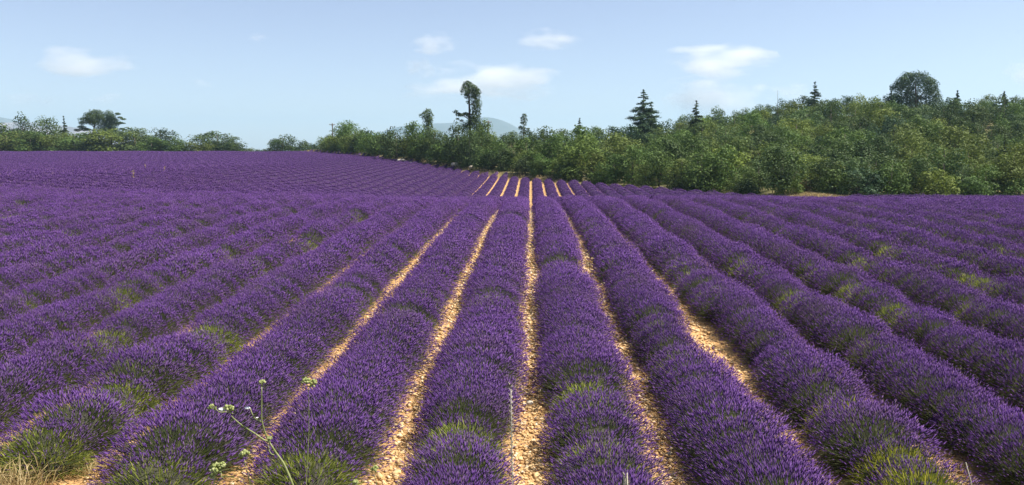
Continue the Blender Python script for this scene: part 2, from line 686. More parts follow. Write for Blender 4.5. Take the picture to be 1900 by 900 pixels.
def far_strip(A, x, y0, y1, per_m, w, l, seed, hw=.62):
    """a run of bushes seen from far off: bumpy mound plus flower tufts"""
    r = np.random.default_rng(seed)
    L = y1 - y0
    if L < .5:
        return
    ys = np.arange(y0, y1 + 1.2, 1.2)
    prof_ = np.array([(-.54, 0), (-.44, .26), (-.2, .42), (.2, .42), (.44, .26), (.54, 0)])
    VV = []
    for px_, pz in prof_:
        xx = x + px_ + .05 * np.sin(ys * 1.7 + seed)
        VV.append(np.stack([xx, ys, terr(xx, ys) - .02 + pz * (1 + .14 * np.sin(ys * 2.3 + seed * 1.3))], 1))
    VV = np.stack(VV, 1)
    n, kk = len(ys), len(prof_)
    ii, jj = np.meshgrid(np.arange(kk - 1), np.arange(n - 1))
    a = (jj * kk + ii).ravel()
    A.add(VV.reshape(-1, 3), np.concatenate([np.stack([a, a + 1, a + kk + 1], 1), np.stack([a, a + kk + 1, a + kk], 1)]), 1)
    m_ = int(L * per_m)
    t = r.uniform(-1, 1, m_)
    ang = t * 1.25
    y = r.uniform(y0, y1, m_)
    k = 1 + .10 * np.sin(y * 2.3 + seed * 1.3) + .05 * np.sin(y * .9 + seed)
    xx = x + np.sin(ang) * hw * k
    zz = terr(xx, y) + np.cos(ang) * .58 * k * r.uniform(.9, 1.08, m_) - .05
    D = unit(np.stack([np.sin(ang), r.normal(0, .35, m_), np.cos(ang) + .25], 1))
    V, T = spindles(np.stack([xx, y, zz], 1) - D * (l * .5), D, l * r.uniform(.7, 1.3, m_), w * r.uniform(.7, 1.3, m_), 3, .5)
    A.add(V, T, 0)


def row_start(x):
    if -6 < x < -4.6:
        return 8.1
    return 7.5 + .2 * math.sin(x * 2.1) if x < -1.5 else (6.3 if x < 3.1 else 7.2)


def in_view_y(x):
    return max(abs(x) / .70 - 2.0, 0)


n_bush = 0
for i in range(-23, 32):
    x = (i + .5) * SP
    k = i + 1 if i >= 0 else -i
    side = 'right' if i >= 0 else 'left'
    if k == 1:
        lab = f'lavender row bordering the central stony furrow on its {side} side'
    else:
        lab = f'{nth[k]} purple lavender row to the {side} of the central stony furrow'
    y0 = max(row_start(x), in_view_y(x))
    root = new('lavender_row', None, loc=(x, y0, zt(x, y0)))
    root.empty_display_size = .3
    tag(root, lab, 'lavender', 'lavender rows of the field')
    bx, by, bz = x, y0, zt(x, y0)
    y = y0 + rng.uniform(0, .3)
    ph1, ph2 = rng.uniform(0, 6.28, 2)
    slim = 1.06 if i in (-4, -3, -2) else (1.0 if -1 <= i <= 2 else .89)
    while y < NEAR_END and y < edge(x) - 1:
        g = gpos[(abs(gpos[:, 0] - x) < .2)]
        is_deep = any(abs(x - q[0]) < .2 and abs(y - q[1]) < .8 for q in gpos[[5, 8]])
        is_green = is_deep or (len(g) and np.min(abs(g[:, 1] - y)) < .34) or rng.random() < (.042 if y > 12 else .012)
        s = 1 + .05 * math.sin(y * .9 + ph1) + .035 * math.sin(y * 2.3 + ph2) + rng.normal(0, .02)
        hs = s * rng.uniform(.97, 1.04)
        near = y < 17.5
        calm = 1.0 if near else .45
        if is_green:
            me = GREEN_N if near else GREEN_M
            s, hs = .92, .86
            if is_deep:
                s, hs = .85, .58
        else:
            if rng.random() < .022:
                s, hs = s * .72, hs * .70
            me = NEAR if near else MID
        pick = me[rng.integers(len(me))]
        jx = rng.normal(0, .025)
        wd = slim if y < 13 or slim < 1.01 else .97
        if 11.4 < y < 15.2 and i in (1, 2):          # bare stony patch in the second right furrow
            wd *= .80
            jx += -.10 if i == 1 else .10
        loc = (x + jx - bx, y - by, zt(x + jx, y) - .01 - bz)
        rz = rng.choice([0, math.pi]) + rng.normal(0, .12)
        b = new('lavender_bush', pick[0] if near else pick, root, loc, (rng.normal(0, .05) * calm, rng.normal(0, .05) * calm, rz), (s * wd, s * rng.uniform(1.0, 1.15), hs))
        if is_green:
            b['label'] = 'green bush with few flowers'
            tn = rng.uniform(1.2, 1.75)
            b.color = (tn, tn, tn, 1)
            if abs(x - 3.75) < .2 and y < 9.6:
                b.color = (1.5, 1.35, .8, 1)
        if near:
            new('flower_spikes', pick[1], b)['kind'] = 'stuff'
        n_bush += 1
        y += .43 * s * rng.uniform(.9, 1.12) if not is_green else .55
    yf = max(NEAR_END + .2, in_view_y(x))
    ye = float(edge(x)) - (1.7 if x < 5 else .9)
    if 22 < x < 30:
        ye -= 2.5 * math.exp(-((x - 27.8) / 2.5) ** 2)
    if ye > yf:
        A = Acc()
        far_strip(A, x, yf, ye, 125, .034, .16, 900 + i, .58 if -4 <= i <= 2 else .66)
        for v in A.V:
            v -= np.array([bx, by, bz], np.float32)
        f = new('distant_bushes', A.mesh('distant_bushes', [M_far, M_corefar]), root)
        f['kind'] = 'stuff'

A = Acc()
for i in range(-104, -23):
    x = (i + .5) * SP
    yf = max(in_view_y(x), NEAR_END)
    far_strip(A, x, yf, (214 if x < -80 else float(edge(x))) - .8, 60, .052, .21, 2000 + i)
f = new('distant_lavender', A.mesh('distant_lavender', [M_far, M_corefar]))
tag(f, 'far purple lavender blending together up to the left skyline', 'lavender', kind='stuff')


# ------------------------------------------------------------------ stones
def rock_mesh(name, m_, seed, fl=.6, nu=6, nv=4):
    V, T = uvsphere(nu, nv)
    r = np.random.default_rng(seed)
    V = V * (1 + r.uniform(-.25, .25, (len(V), 1))) * np.array([1, r.uniform(.65, .95), fl])
    return mesh_np(name, V, T, m_)


ROCKS = [rock_mesh('stone', M_stone, 40 + k, rng.uniform(.45, .75)) for k in range(8)]
furrow_i = [0] * 12 + [-1] * 9 + [1] * 9 + [-2] * 6 + [2] * 6 + [3] * 2 + [-3] * 2
for k in range(300):
    i = furrow_i[rng.integers(len(furrow_i))]
    y = 8.0 + 9.0 * rng.random() ** 1.6
    x = i * SP + rng.normal(0, .13)
    s = .028 + .026 * rng.random() ** 2
    new('stone', ROCKS[rng.integers(8)], ground, (x, y, zt(x, y) + s * .3), (rng.normal(0, .3), rng.normal(0, .3), rng.uniform(0, 6.28)), s)

n = 36000
fi = rng.choice([0, -1, 1, -2, 2, -3, 3, -4, 4, -5], n, p=[.22, .18, .17, .11, .11, .06, .05, .04, .03, .03])
y = 6.8 + 33 * rng.random(n) ** 1.5
xx = fi * SP + rng.normal(0, .17, n)
s = (.010 + .034 * rng.random(n) ** 2.2) * (1 + (y - 7) / 26)
c = np.stack([xx, y, terr(xx, y) + s * .25], 1)
off = np.array([[1, 0, 0], [0, 1, 0], [-1, 0, 0], [0, -1, 0], [0, 0, 1], [0, 0, -1]], float)
V = off[None] * rng.uniform(.55, 1.2, (n, 6, 1)) * np.array([1, .85, .6]) + rng.normal(0, .15, (n, 6, 3))
th = rng.uniform(0, 6.28, n)
ct, st_ = np.cos(th)[:, None], np.sin(th)[:, None]
V = np.stack([V[..., 0] * ct - V[..., 1] * st_, V[..., 0] * st_ + V[..., 1] * ct, V[..., 2]], -1)
V = (V * s[:, None, None] + c[:, None]).reshape(-1, 3)
tri = np.array([[0, 1, 4], [1, 2, 4], [2, 3, 4], [3, 0, 4], [1, 0, 5], [2, 1, 5], [3, 2, 5], [0, 3, 5]])
T = ((np.arange(n) * 6)[:, None, None] + tri[None]).reshape(-1, 3)
gv = new('gravel', mesh_np('gravel', V, T, M_stone), ground)
gv['kind'] = 'stuff'
n = 2600                            # dry stalks and fallen bits on the stones
fi = rng.choice([0, -1, 1, -2, 2, -3, 3], n)
y = 6.8 + 26 * rng.random(n) ** 1.5
xx = fi * SP + rng.normal(0, .2, n)
P = np.stack([xx, y, terr(xx, y) + .012], 1)
D = unit(np.stack([rng.normal(0, 1, n), rng.normal(0, 1, n), rng.uniform(.02, .6, n)], 1))
V, T = blades(P, D, rng.uniform(.05, .16, n), .006, .05)
lt = new('straw_litter', mesh_np('straw_litter', V, T, M_straw), ground)
lt['kind'] = 'stuff'


def lone_rock(px, py, Y, s, label, m_=M_white, seed=1, sq=(1.3, 1, .7)):
    p = at(px, py, Y)
    z = zt(p.x, Y)
    V, T = uvsphere(12, 8)
    V = V * (1 + .16 * vnoise(V * 2.4, seed)[:, None]) * np.array(sq) * s
    o = new('rock', mesh_np('rock', V, T, m_), None, (p.x, Y, z + s * sq[2] * .55))
    return tag(o, label, 'rock', 'pale rocks of the field')


lone_rock(745, 310, float(edge(-22)) - .5, .72, 'big white rock at the field edge below the slender poplar', seed=4)
lone_rock(762, 312, float(edge(-20)) - .4, .40, 'smaller white rock just right of the big white rock', seed=5)
lone_rock(844, 322, float(edge(-13)) - .4, .46, 'low pale rock at the field edge left of the far furrows', seed=6)
lone_rock(875, 326, float(edge(-10)) - .4, .34, 'small pale rock at the field edge nearest the far furrows', seed=8)
lone_rock(983, 771, 10.55, .045, 'white stone lying among ochre gravel of the central furrow', seed=7, sq=(1.1, .9, .8))


# ------------------------------------------------------------------ trees
def crown_acc(clumps, leaf, dens, seed, flat=1.0, upbias=.4, jit=.34):
    r = np.random.default_rng(seed)
    A = Acc()
    for c in clumps:
        cx, cy_, cz, cr = c[:4]
        fl = c[4] if len(c) > 4 else flat
        n = max(12, int(dens * cr * cr / (leaf * leaf)))
        d = unit(r.normal(size=(n, 3)) + [0, 0, upbias])
        rad = cr * (1.08 - .45 * r.random((n, 1)) ** 1.8) * (1 + .22 * vnoise(d * 2.6 + cx * 3, seed + int(cx * 10) % 50)[:, None])
        P = np.array([cx, cy_, cz]) + d * rad * np.array([1, 1, fl])
        nn = unit(d + r.normal(0, jit, (n, 3)))
        V, T = leaf_quads(P, nn, leaf * r.uniform(.6, 1.35, n))
        A.add(V, T)
    return A


def broad_clumps(w, h, base, k, seed, lean=0.0):
    r = np.random.default_rng(seed)
    out = []
    H = h - base
    for _ in range(k):
        d = unit(r.normal(size=3))
        q = r.uniform(.45, .92)
        z = base + H * .5 + d[2] * H * .46 * q
        tz = (z - base) / H
        wz = w * .5 * (1 - .45 * tz ** 2) * (.75 + .25 * min(1, tz * 4))
        out.append((d[0] * wz * q + lean * tz * w, d[1] * wz * q, z, r.uniform(.11, .23) * w * (1.1 - .35 * tz)))
    for _ in range(9):        # low skirt
        a = r.uniform(0, 6.28)
        out.append((math.cos(a) * w * .36, math.sin(a) * w * .36, base + H * r.uniform(.08, .2), w * r.uniform(.13, .19)))
    return out


def limbs(h, base, w, r0, k, seed, lean=0.0):
    r = np.random.default_rng(seed)
    A = Acc()
    top = base + (h - base) * .75
    pts = [(0, 0, -.25), (.04 * w, 0, base * .5), (lean * w * .3, .03 * w, base), (lean * w * .8, 0, top)]
    A.add(*tube(pts, [r0 * 1.3, r0, r0 * .8, r0 * .2], 7))
    for _ in range(k):
        z = base * r.uniform(.6, 1.1) + (top - base) * r.uniform(0, .45)
        a = r.uniform(0, 6.28)
        l = w * r.uniform(.22, .42)
        p0 = np.array([lean * w * .3, 0, z])
        p1 = p0 + [math.cos(a) * l * .5, math.sin(a) * l * .5, l * .35]
        p2 = p0 + [math.cos(a) * l, math.sin(a) * l, l * .85]
        A.add(*tube([p0, p1, p2], [r0 * .5, r0 * .33, r0 * .12], 5))
    return A


KINDS = {}


def add_kind(kind, crown, wood_):
    KINDS.setdefault(kind, []).append((crown.mesh('crown', [M_tree]), wood_.mesh('trunk', [M_bark], True)))


for k in range(7):       # downy oaks, about 6 m
    r = np.random.default_rng(k)
    w, h = r.uniform(4.6, 6.2), r.uniform(5.4, 6.8)
    base = r.uniform(.15, .5)
    add_kind('oak', crown_acc(broad_clumps(w, h, base, 27, 500 + k, r.uniform(-.1, .1)), .27, 7.5, 520 + k), limbs(h, base, w, .14, 6, 540 + k))
for k in range(4):       # low edge bushes, about 3 m
    r = np.random.default_rng(50 + k)
    w, h = r.uniform(3.2, 4.4), r.uniform(2.3, 3.2)
    add_kind('shrub', crown_acc(broad_clumps(w, h, .05, 28, 600 + k), .22, 7.5, 620 + k), limbs(h, .3, w, .06, 5, 640 + k))


def conifer(h, w, seed, tiers, leaf=.22, droop=.25, gap=.0):
    r = np.random.default_rng(seed)
    A, Wd = Acc(), Acc()
    Wd.add(*tube([(0, 0, -.25), (0, 0, h * .5), (0, 0, h * .97)], [h * .018, h * .012, .02], 6))
    for t in range(tiers):
        f = (t + .5) / tiers
        z = h * (.12 + .86 * f)
        L = w * .5 * (1 - f) ** .9 * r.uniform(.75, 1.15) + .05
        m_ = 7 if f < .7 else 5
        z_t = z
        for b in range(m_):
            if r.random() < gap:
                continue
            z = z_t + r.uniform(-.55, .55) * h * .86 / tiers
            a = 6.28 * b / m_ + r.uniform(0, 6.28)
            l = L * r.uniform(.65, 1.15)
            e = np.array([math.cos(a) * l, math.sin(a) * l, z - droop * l + .12 * l])
            Wd.add(*tube([(0, 0, z), e * .5 + [0, 0, z * .5 + .05], e], [.03 * h / 8, .02, .008], 4, False))
            n = int(60 * l / leaf * .42) + 14
            q = (r.uniform(0, 1.05, n) ** .8)[:, None]
            P = np.array([0, 0, z]) * (1 - q) + e * q + r.normal(0, .085 * (l + .4), (n, 3)) * [1, 1, .5]
            V, T = leaf_quads(P, unit(r.normal(0, .6, (n, 3)) + [math.cos(a) * .3, math.sin(a) * .3, .8]), leaf * r.uniform(.6, 1.4, n), .5)
            A.add(V, T)
    return A, Wd


for k in range(3):
    add_kind('conifer', *conifer(7 + k * .6, 3.6 + .3 * k, 700 + k, 15, .2))

TONES = {
    'dark green': (.052, .086, .028), 'mid green': (.088, .145, .036), 'olive green': (.128, .170, .040), 'bright yellow-green': (.185, .24, .048), 'grey-green': (.096, .142, .054),
    'bluish green': (.050, .092, .048), 'rusty': (.17, .125, .06)}


def plant(kind, var, x, y, s, rz, tone, name, label, cat, group, sz=None, jit=True):
    cr, tr = KINDS[kind][var % len(KINDS[kind])]
    o = new(name, None, None, (x, y, zt(x, y) - .05), rz, (s, s, sz if sz else s))
    o.empty_display_size = .5
    tag(o, label, cat, group)
    new('trunk', tr, o)
    c_ = new('crown', cr, o)
    t = np.array(TONES[tone]) * (rng.uniform(.86, 1.16) if jit else 1) * (rng.uniform(.95, 1.05, 3) if jit else 1)
    c_.color = (*t, 1)
    return o


# candidates of the wooded slope
cand = []
for x in np.arange(-50.5, 118, 2.9):          # front rank along the field edge
    xx = x + rng.uniform(-.8, .8)
    if 26.0 < xx < 29.6:
        continue
    e = float(edge(xx))
    if rng.random() < .9:
        cand.append(('shrub', xx + rng.uniform(-.6, .6), e + rng.uniform(2.0, 3.0), rng.uniform(.55, .95), 0))
    cand.append(('oak', xx, e + rng.uniform(2.6, 4.4), rng.uniform(.52, .82) * (1.35 if xx < -28 else 1.0), 0))
SKYX = [560, 600, 640, 700, 760, 850, 950, 1000, 1040, 1100, 1150, 1220, 1250, 1300, 1400, 1450, 1500, 1550, 1600, 1640, 1750, 1850, 1900, 2000]
SKYY = [268, 262, 244, 248, 246, 242, 246, 246, 232, 220, 222, 216, 206, 192, 186, 182, 170, 162, 166, 168, 180, 180, 174, 172]
pts = []
tries = 0
while tries < 14000:
    tries += 1
    x = rng.uniform(-51, 125)
    d = rng.uniform(5, 120)
    y = float(edge(x)) + d
    if y > 235 or abs(x) > y * .72 or (x < -45 and d > 25):
        continue
    mind = 3.0 + d * .012
    if any((x - p[0]) ** 2 + (y - p[1]) ** 2 < mind * mind for p in pts):
        continue
    pts.append((x, y))
    sl = x / y
    s = rng.uniform(.62, .98) * (1.0 if sl > .12 else 1.15)
    kd = 'conifer' if rng.random() < .03 else 'oak'
    s *= .85 if kd == 'conifer' else 1
    px, _ = project(x, y, 0)
    room = at(px, np.interp(px, SKYX, SKYY) + rng.uniform(-6, 9), y).z - zt(x, y)
    s = min(s, room / {'oak': 6.6, 'conifer': 7.4}[kd])
    if s > .38:
        cand.append((kd, x, y, s, d))
cand.sort(key=lambda c: c[2])
cov = np.zeros((180, 400), bool)             # coarse coverage: trees wholly behind others are left out
yy, xg = np.mgrid[0:180, 0:400]
kept = []
for kd, x, y, s, d in cand:
    hh = {'oak': 6.1, 'shrub': 2.8, 'conifer': 7.4}[kd] * s
    ww = {'oak': 5.2, 'shrub': 3.8, 'conifer': 2.8}[kd] * s
    px, py = project(x, y, zt(x, y) + hh * .5)
    rx, ry = ww * .5 * F / y / 5, hh * .5 * F / y / 5
    mk = ((xg - (px + 50) / 5) / rx) ** 2 + ((yy - py / 5) / ry) ** 2 < 1
    tot = mk.sum()
    vis = (mk & ~cov).sum()
    if tot < 4 or vis < .2 * tot or px < -40 or px > 1945:
        continue
    cov |= ((xg - (px + 50) / 5) / (rx * .85)) ** 2 + ((yy - py / 5) / (ry * .85)) ** 2 < 1
    kept.append([kd, x, y, s, d, px, py])

LAND = [(618, 'the utility pole'), (745, 'the big white rock'), (870, 'the tall pine'), (985, 'the central furrow'), (1192, 'the layered conifer'), (1507, 'the dry grass clearing'),
        (1700, 'the big domed tree')]
edge_k = sorted([t for t in kept if t[4] == 0], key=lambda t: t[5])
order = {id(t): n_ for n_, t in enumerate(edge_k)}
tone_names = ['dark green', 'mid green', 'olive green', 'bright yellow-green', 'grey-green', 'bluish green']
labels_, troots = [], []
for t in kept:
    kd, x, y, s, d, px, py = t
    pr_ = [.22, .32, .24, .08, .12, .02] if d < 40 else [.24, .30, .14, .05, .13, .14]
    if kd == 'conifer':
        pr_ = [.45, .05, 0, 0, .1, .4]
    tone = tone_names[rng.choice(6, p=np.array(pr_) / sum(pr_))]
    word = {'oak': 'oak', 'shrub': 'low bush', 'conifer': 'conifer'}[kd]
    lx, ln = min(LAND, key=lambda q: abs(q[0] - px))
    off_ = px - lx
    rel = f'right of {ln}' if off_ > 22 else (f'left of {ln}' if off_ < -22 else f'by {ln}')
    if d == 0:
        same = [e for e in edge_k if min(LAND, key=lambda q: abs(q[0] - e[5]))[1] == ln and e[0] == kd and (e[5] - lx) * off_ > 0]
        same.sort(key=lambda e: abs(e[5] - lx))
        kth = [id(e) for e in same].index(id(t)) + 1 if any(id(e) == id(t) for e in same) else 1
        label = f'{tone} {word} on the field edge, {nth[kth]} {"right" if off_ > 0 else "left"} of {ln}'
        grp = 'trees and bushes along the field edge'
    else:
        where = 'just behind the field edge' if d < 16 else ('midway up the wooded slope' if d < 45 else 'high on the wooded slope')
        far_ = abs(off_) // 45
        dist_ = ['close ', 'a little ', 'well ', 'far '][int(min(far_, 3))] if abs(off_) > 22 else ''
        label = f'{tone} {word} {where}, {dist_}{rel}'
        if len(label.replace(',', '').split()) > 16:
            label = label.replace('the wooded slope', 'the slope').replace('just behind', 'behind')
        grp = 'trees of the wooded slope'
    labels_.append((label, tone, word, d, dist_ + rel if d else '', px, grp))
    rz = rng.uniform(0, 6.28)
    troots.append(plant(kd, int(rng.integers(20)), x, y, s * (1 if kd == 'conifer' else rng.uniform(1.1, 1.35)), rz, tone, {'oak': 'oak_tree', 'shrub': 'edge_bush', 'conifer': 'conifer_tree'}[kd], label, 'bush' if kd == 'shrub' else 'tree', grp,
          s * rng.uniform(.9, 1.15)))


byl = {}
for q, o in zip(labels_, troots):
    byl.setdefault(q[0], []).append((q, o))
for lb, lst in byl.items():
    if len(lst) > 1 and lst[0][0][3]:
        lst.sort(key=lambda z_: z_[0][5])
        for n_, (q, o) in enumerate(lst):
            w_ = 'near the edge' if q[3] < 16 else ('midway upslope' if q[3] < 45 else 'high upslope')
            o['label'] = f'{q[1]} {q[2]}, {nth[n_ + 1]} from left {w_}, {q[4]}'


# landmark trees, shaped after the photograph; offsets in metres
def special(name, label, px, Y, clumps, wood_, tone, leaf=.24, dens=1.9, seed=0, upb=.45, group=None):
    x = at(px, 280, Y).x
    o = new(name, None, None, (x, Y, zt(x, Y) - .1))
    tag(o, label, 'tree', group)
    new('trunk', wood_.mesh('trunk', [M_bark], True), o)
    A = crown_acc(clumps, leaf, dens, seed, upbias=upb) if isinstance(clumps, list) else clumps
    c_ = new('crown', A.mesh('crown', [M_tree]), o)
    c_.color = (*TONES[tone], 1)
    return o


def px_clumps(spec, cx, Y, seed):
    """spec: (px, py, radius px, flatness) of the leaf masses, spread in depth too"""
    r = np.random.default_rng(seed)
    k = Y / F
    x0 = at(cx, 280, Y).x
    z0 = zt(x0, Y) - .1
    out = []
    for q in spec:
        px, py, rp = q[:3]
        fl = q[3] if len(q) > 3 else 1.0
        p = at(px, py, Y)
        out.append((p.x - x0, r.uniform(-1, 1) * (q[4] if len(q) > 4 else .9), p.z - z0, rp * k * 1.15, fl))
    return out


def px_path(pp, cx, Y):
    x0 = at(cx, 280, Y).x
    z0 = zt(x0, Y) - .1
    return [((at(a, b, Y).x - x0), 0.0, at(a, b, Y).z - z0) for a, b in pp]


def px_wood(paths, cx, Y):
    A = Acc()
    for pp, r0, r1 in paths:
        p = px_path(pp, cx, Y)
        A.add(*tube(p, np.linspace(r0, r1, len(p)), 6))
    return A


def ground_px(px, Y):
    x = at(px, 280, Y).x
    return project(x, Y, zt(x, Y) - .4)[1]


# tall pine with bare trunk
Y = 138
gy_ = ground_px(872, Y)
special('pine_tree', 'tall bare-trunked pine leaning over the wood in front of the blue mountain', 871, Y,
        px_clumps([(866, 160, 8), (873, 164, 9), (862, 170, 7), (870, 174, 8), (880, 170, 8), (886, 172, 6), (866, 178, 5), (884, 180, 7), (878, 184, 7), (888, 192, 6), (882, 196, 7),
                   (886, 202, 6), (878, 205, 5), (884, 212, 7), (879, 220, 7), (886, 222, 6), (876, 228, 8), (884, 232, 8), (868, 190, 3, .7), (846, 208, 4, .8), (850, 213, 5, .7), (857, 214, 5, .6),
                   (864, 212, 5, .6), (870, 214, 5, .7), (848, 221, 3, .6), (856, 224, 3, .6), (872, 236, 9), (862, 240, 8), (888, 241, 8)], 871, Y, 1),
        px_wood([([(872, gy_), (872, 230), (871, 200), (870, 178), (868, 162)], .28, .08), ([(872, 222), (860, 215), (846, 208)], .10, .05), ([(871, 214), (880, 208), (886, 202)], .08, .04),
                 ([(871, 196), (880, 188), (886, 180)], .08, .04), ([(872, 232), (862, 228), (850, 222)], .08, .03)], 871, Y), 'dark green', .22, 26, 11)
# slender upright tree
Y = 150
gy_ = ground_px(792, Y)
special('poplar_tree', 'slender upright grey-green tree left of the tall bare-trunked pine', 792, Y,
        px_clumps([(792, 207, 4), (797, 208, 4), (785, 212, 3), (790, 213, 5), (799, 215, 5), (794, 220, 6), (787, 219, 4), (781, 215, 2.5), (798, 225, 6), (791, 228, 6), (797, 234, 6), (793, 240, 6),
                   (798, 246, 5), (795, 253, 5)], 792, Y, 2), px_wood([([(795, gy_), (795, 240), (793, 212)], .16, .04)], 792, Y), 'grey-green', .22, 26, 12)
# small ragged pine
Y = 150
gy_ = ground_px(972, Y)
special('pine_tree', 'small ragged pine right of the mountain, bare sky between its tufts', 972, Y,
        px_clumps([(973, 216, 4), (970, 221, 4), (975, 223, 3.5), (968, 228, 3, .7), (973, 230, 4), (966, 237, 4, .7), (972, 240, 4), (980, 240, 3, .7), (970, 248, 5), (978, 247, 4)], 972, Y, 3),
        px_wood([([(972, gy_), (972, 240), (973, 214)], .13, .03), ([(972, 240), (966, 237)], .05, .02), ([(972, 243), (980, 239)], .05, .02)], 972, Y), 'dark green', .22, 26, 13)
# layered conifer on the skyline
Y = 152
x = at(1192, 280, Y).x
hgt = at(1192, 163, Y).z - zt(x, Y)
cA, cW = conifer(hgt, 10.5, 77, 25, .22, .10, .25)
special('conifer_tree', 'layered dark conifer standing above the canopy beside a white cloud', 1192, Y, cA, cW, 'bluish green')
cA, cW = conifer(hgt * .80, 6.0, 78, 14, .24, .10, .12)
special('conifer_tree', 'shorter layered conifer leaning close on the right of the taller one', 1207, Y + 2, cA, cW, 'bluish green')
# big domed tree
Y = 172
gy_ = ground_px(1700, Y)
special('domed_tree', 'big dark domed tree rising above the skyline of the wooded slope', 1700, Y,
        px_clumps([(1700, 146, 12), (1685, 147, 11), (1715, 148, 12), (1670, 154, 10), (1728, 158, 11), (1662, 162, 8), (1690, 158, 13, 1, 2.5), (1712, 162, 13, 1, 2.5), (1735, 170, 9), (1675, 168, 11, 1, 2),
                   (1700, 174, 13, 1, 2.5), (1725, 178, 12, 1, 2), (1656, 166, 5), (1690, 184, 12), (1712, 190, 12), (1738, 182, 7), (1672, 186, 12, 1, 2), (1700, 200, 14, 1, 2), (1728, 196, 13, 1, 2), (1680, 200, 13, 1, 2)], 1700, Y, 4),
        px_wood([([(1700, gy_), (1700, 190), (1698, 150)], .3, .08), ([(1700, 190), (1680, 160)], .14, .05), ([(1700, 190), (1722, 160)], .14, .05)], 1700, Y), 'bluish green', .26, 26, 14)
# spiky conifer on the skyline
for px, py, Yc, w, lb in [(1507, 150, 168, 4.4, 'spiky bluish conifer on the skyline left of the big domed tree'), (1648, 165, 168, 3.4, 'narrow conifer poking out just left of the big domed tree'),
                          (1770, 166, 170, 3.0, 'narrow dark conifer on the skyline first right of the big domed tree'),
                          (1856, 168, 172, 3.4, 'ragged conifer on the skyline near the right edge'), (1290, 184, 156, 4.6, 'dark conifer on the skyline right of the layered conifer'),
                          (1075, 215, 150, 2.6, 'small pointed conifer left of the layered conifer on the skyline')]:
    x = at(px, 280, Yc).x
    hgt = at(px, py, Yc).z - zt(x, Yc)
    cA, cW = conifer(hgt, w, int(px), 14, .24, .12, .15)
    special('conifer_tree', lb, px, Yc, cA, cW, 'bluish green' if px > 1400 else 'dark green')
# bare dead stem
Y = 160
gy_ = ground_px(1443, Y)
A = px_wood([([(1443, gy_), (1443, 200), (1443, 168)], .06, .02), ([(1443, 190), (1447, 182)], .03, .015), ([(1443, 198), (1438, 190)], .03, .015)], 1443, Y)
o = new('dead_tree', A.mesh('trunk', [M_bark]), None, (at(1443, 280, Y).x, Y, zt(at(1443, 280, Y).x, Y) - .1))
tag(o, 'bare dead stem sticking up from the skyline of the wood', 'tree')

# left skyline trees
LG = 'trees on the left skyline'


def left_oak(px, Y, top, w_px, tone, label, kind='oak'):
    x = at(px, 280, Y).x
    hgt = at(px, top, Y).z - zt(x, Y)
    wid = w_px * Y / F
    cr, tr = KINDS[kind][int(px) % len(KINDS[kind])]
    base_h = {'oak': 6.1, 'shrub': 2.8, 'conifer': 7.4}[kind]
    base_w = {'oak': 5.4, 'shrub': 3.8, 'conifer': 3.4}[kind]
    o = plant(kind, int(px), x, Y, wid / base_w * 1.4, px * .7, tone, {'oak': 'oak_tree', 'shrub': 'edge_bush', 'conifer': 'conifer_tree'}[kind], label, 'bush' if kind == 'shrub' else 'tree', LG,
              hgt / base_h * 1.28)
    if LG.startswith('trees on'):
        for c_ in o.children:
            c_.color = tuple(v * .78 for v in c_.color[:3]) + (1,)
    return o


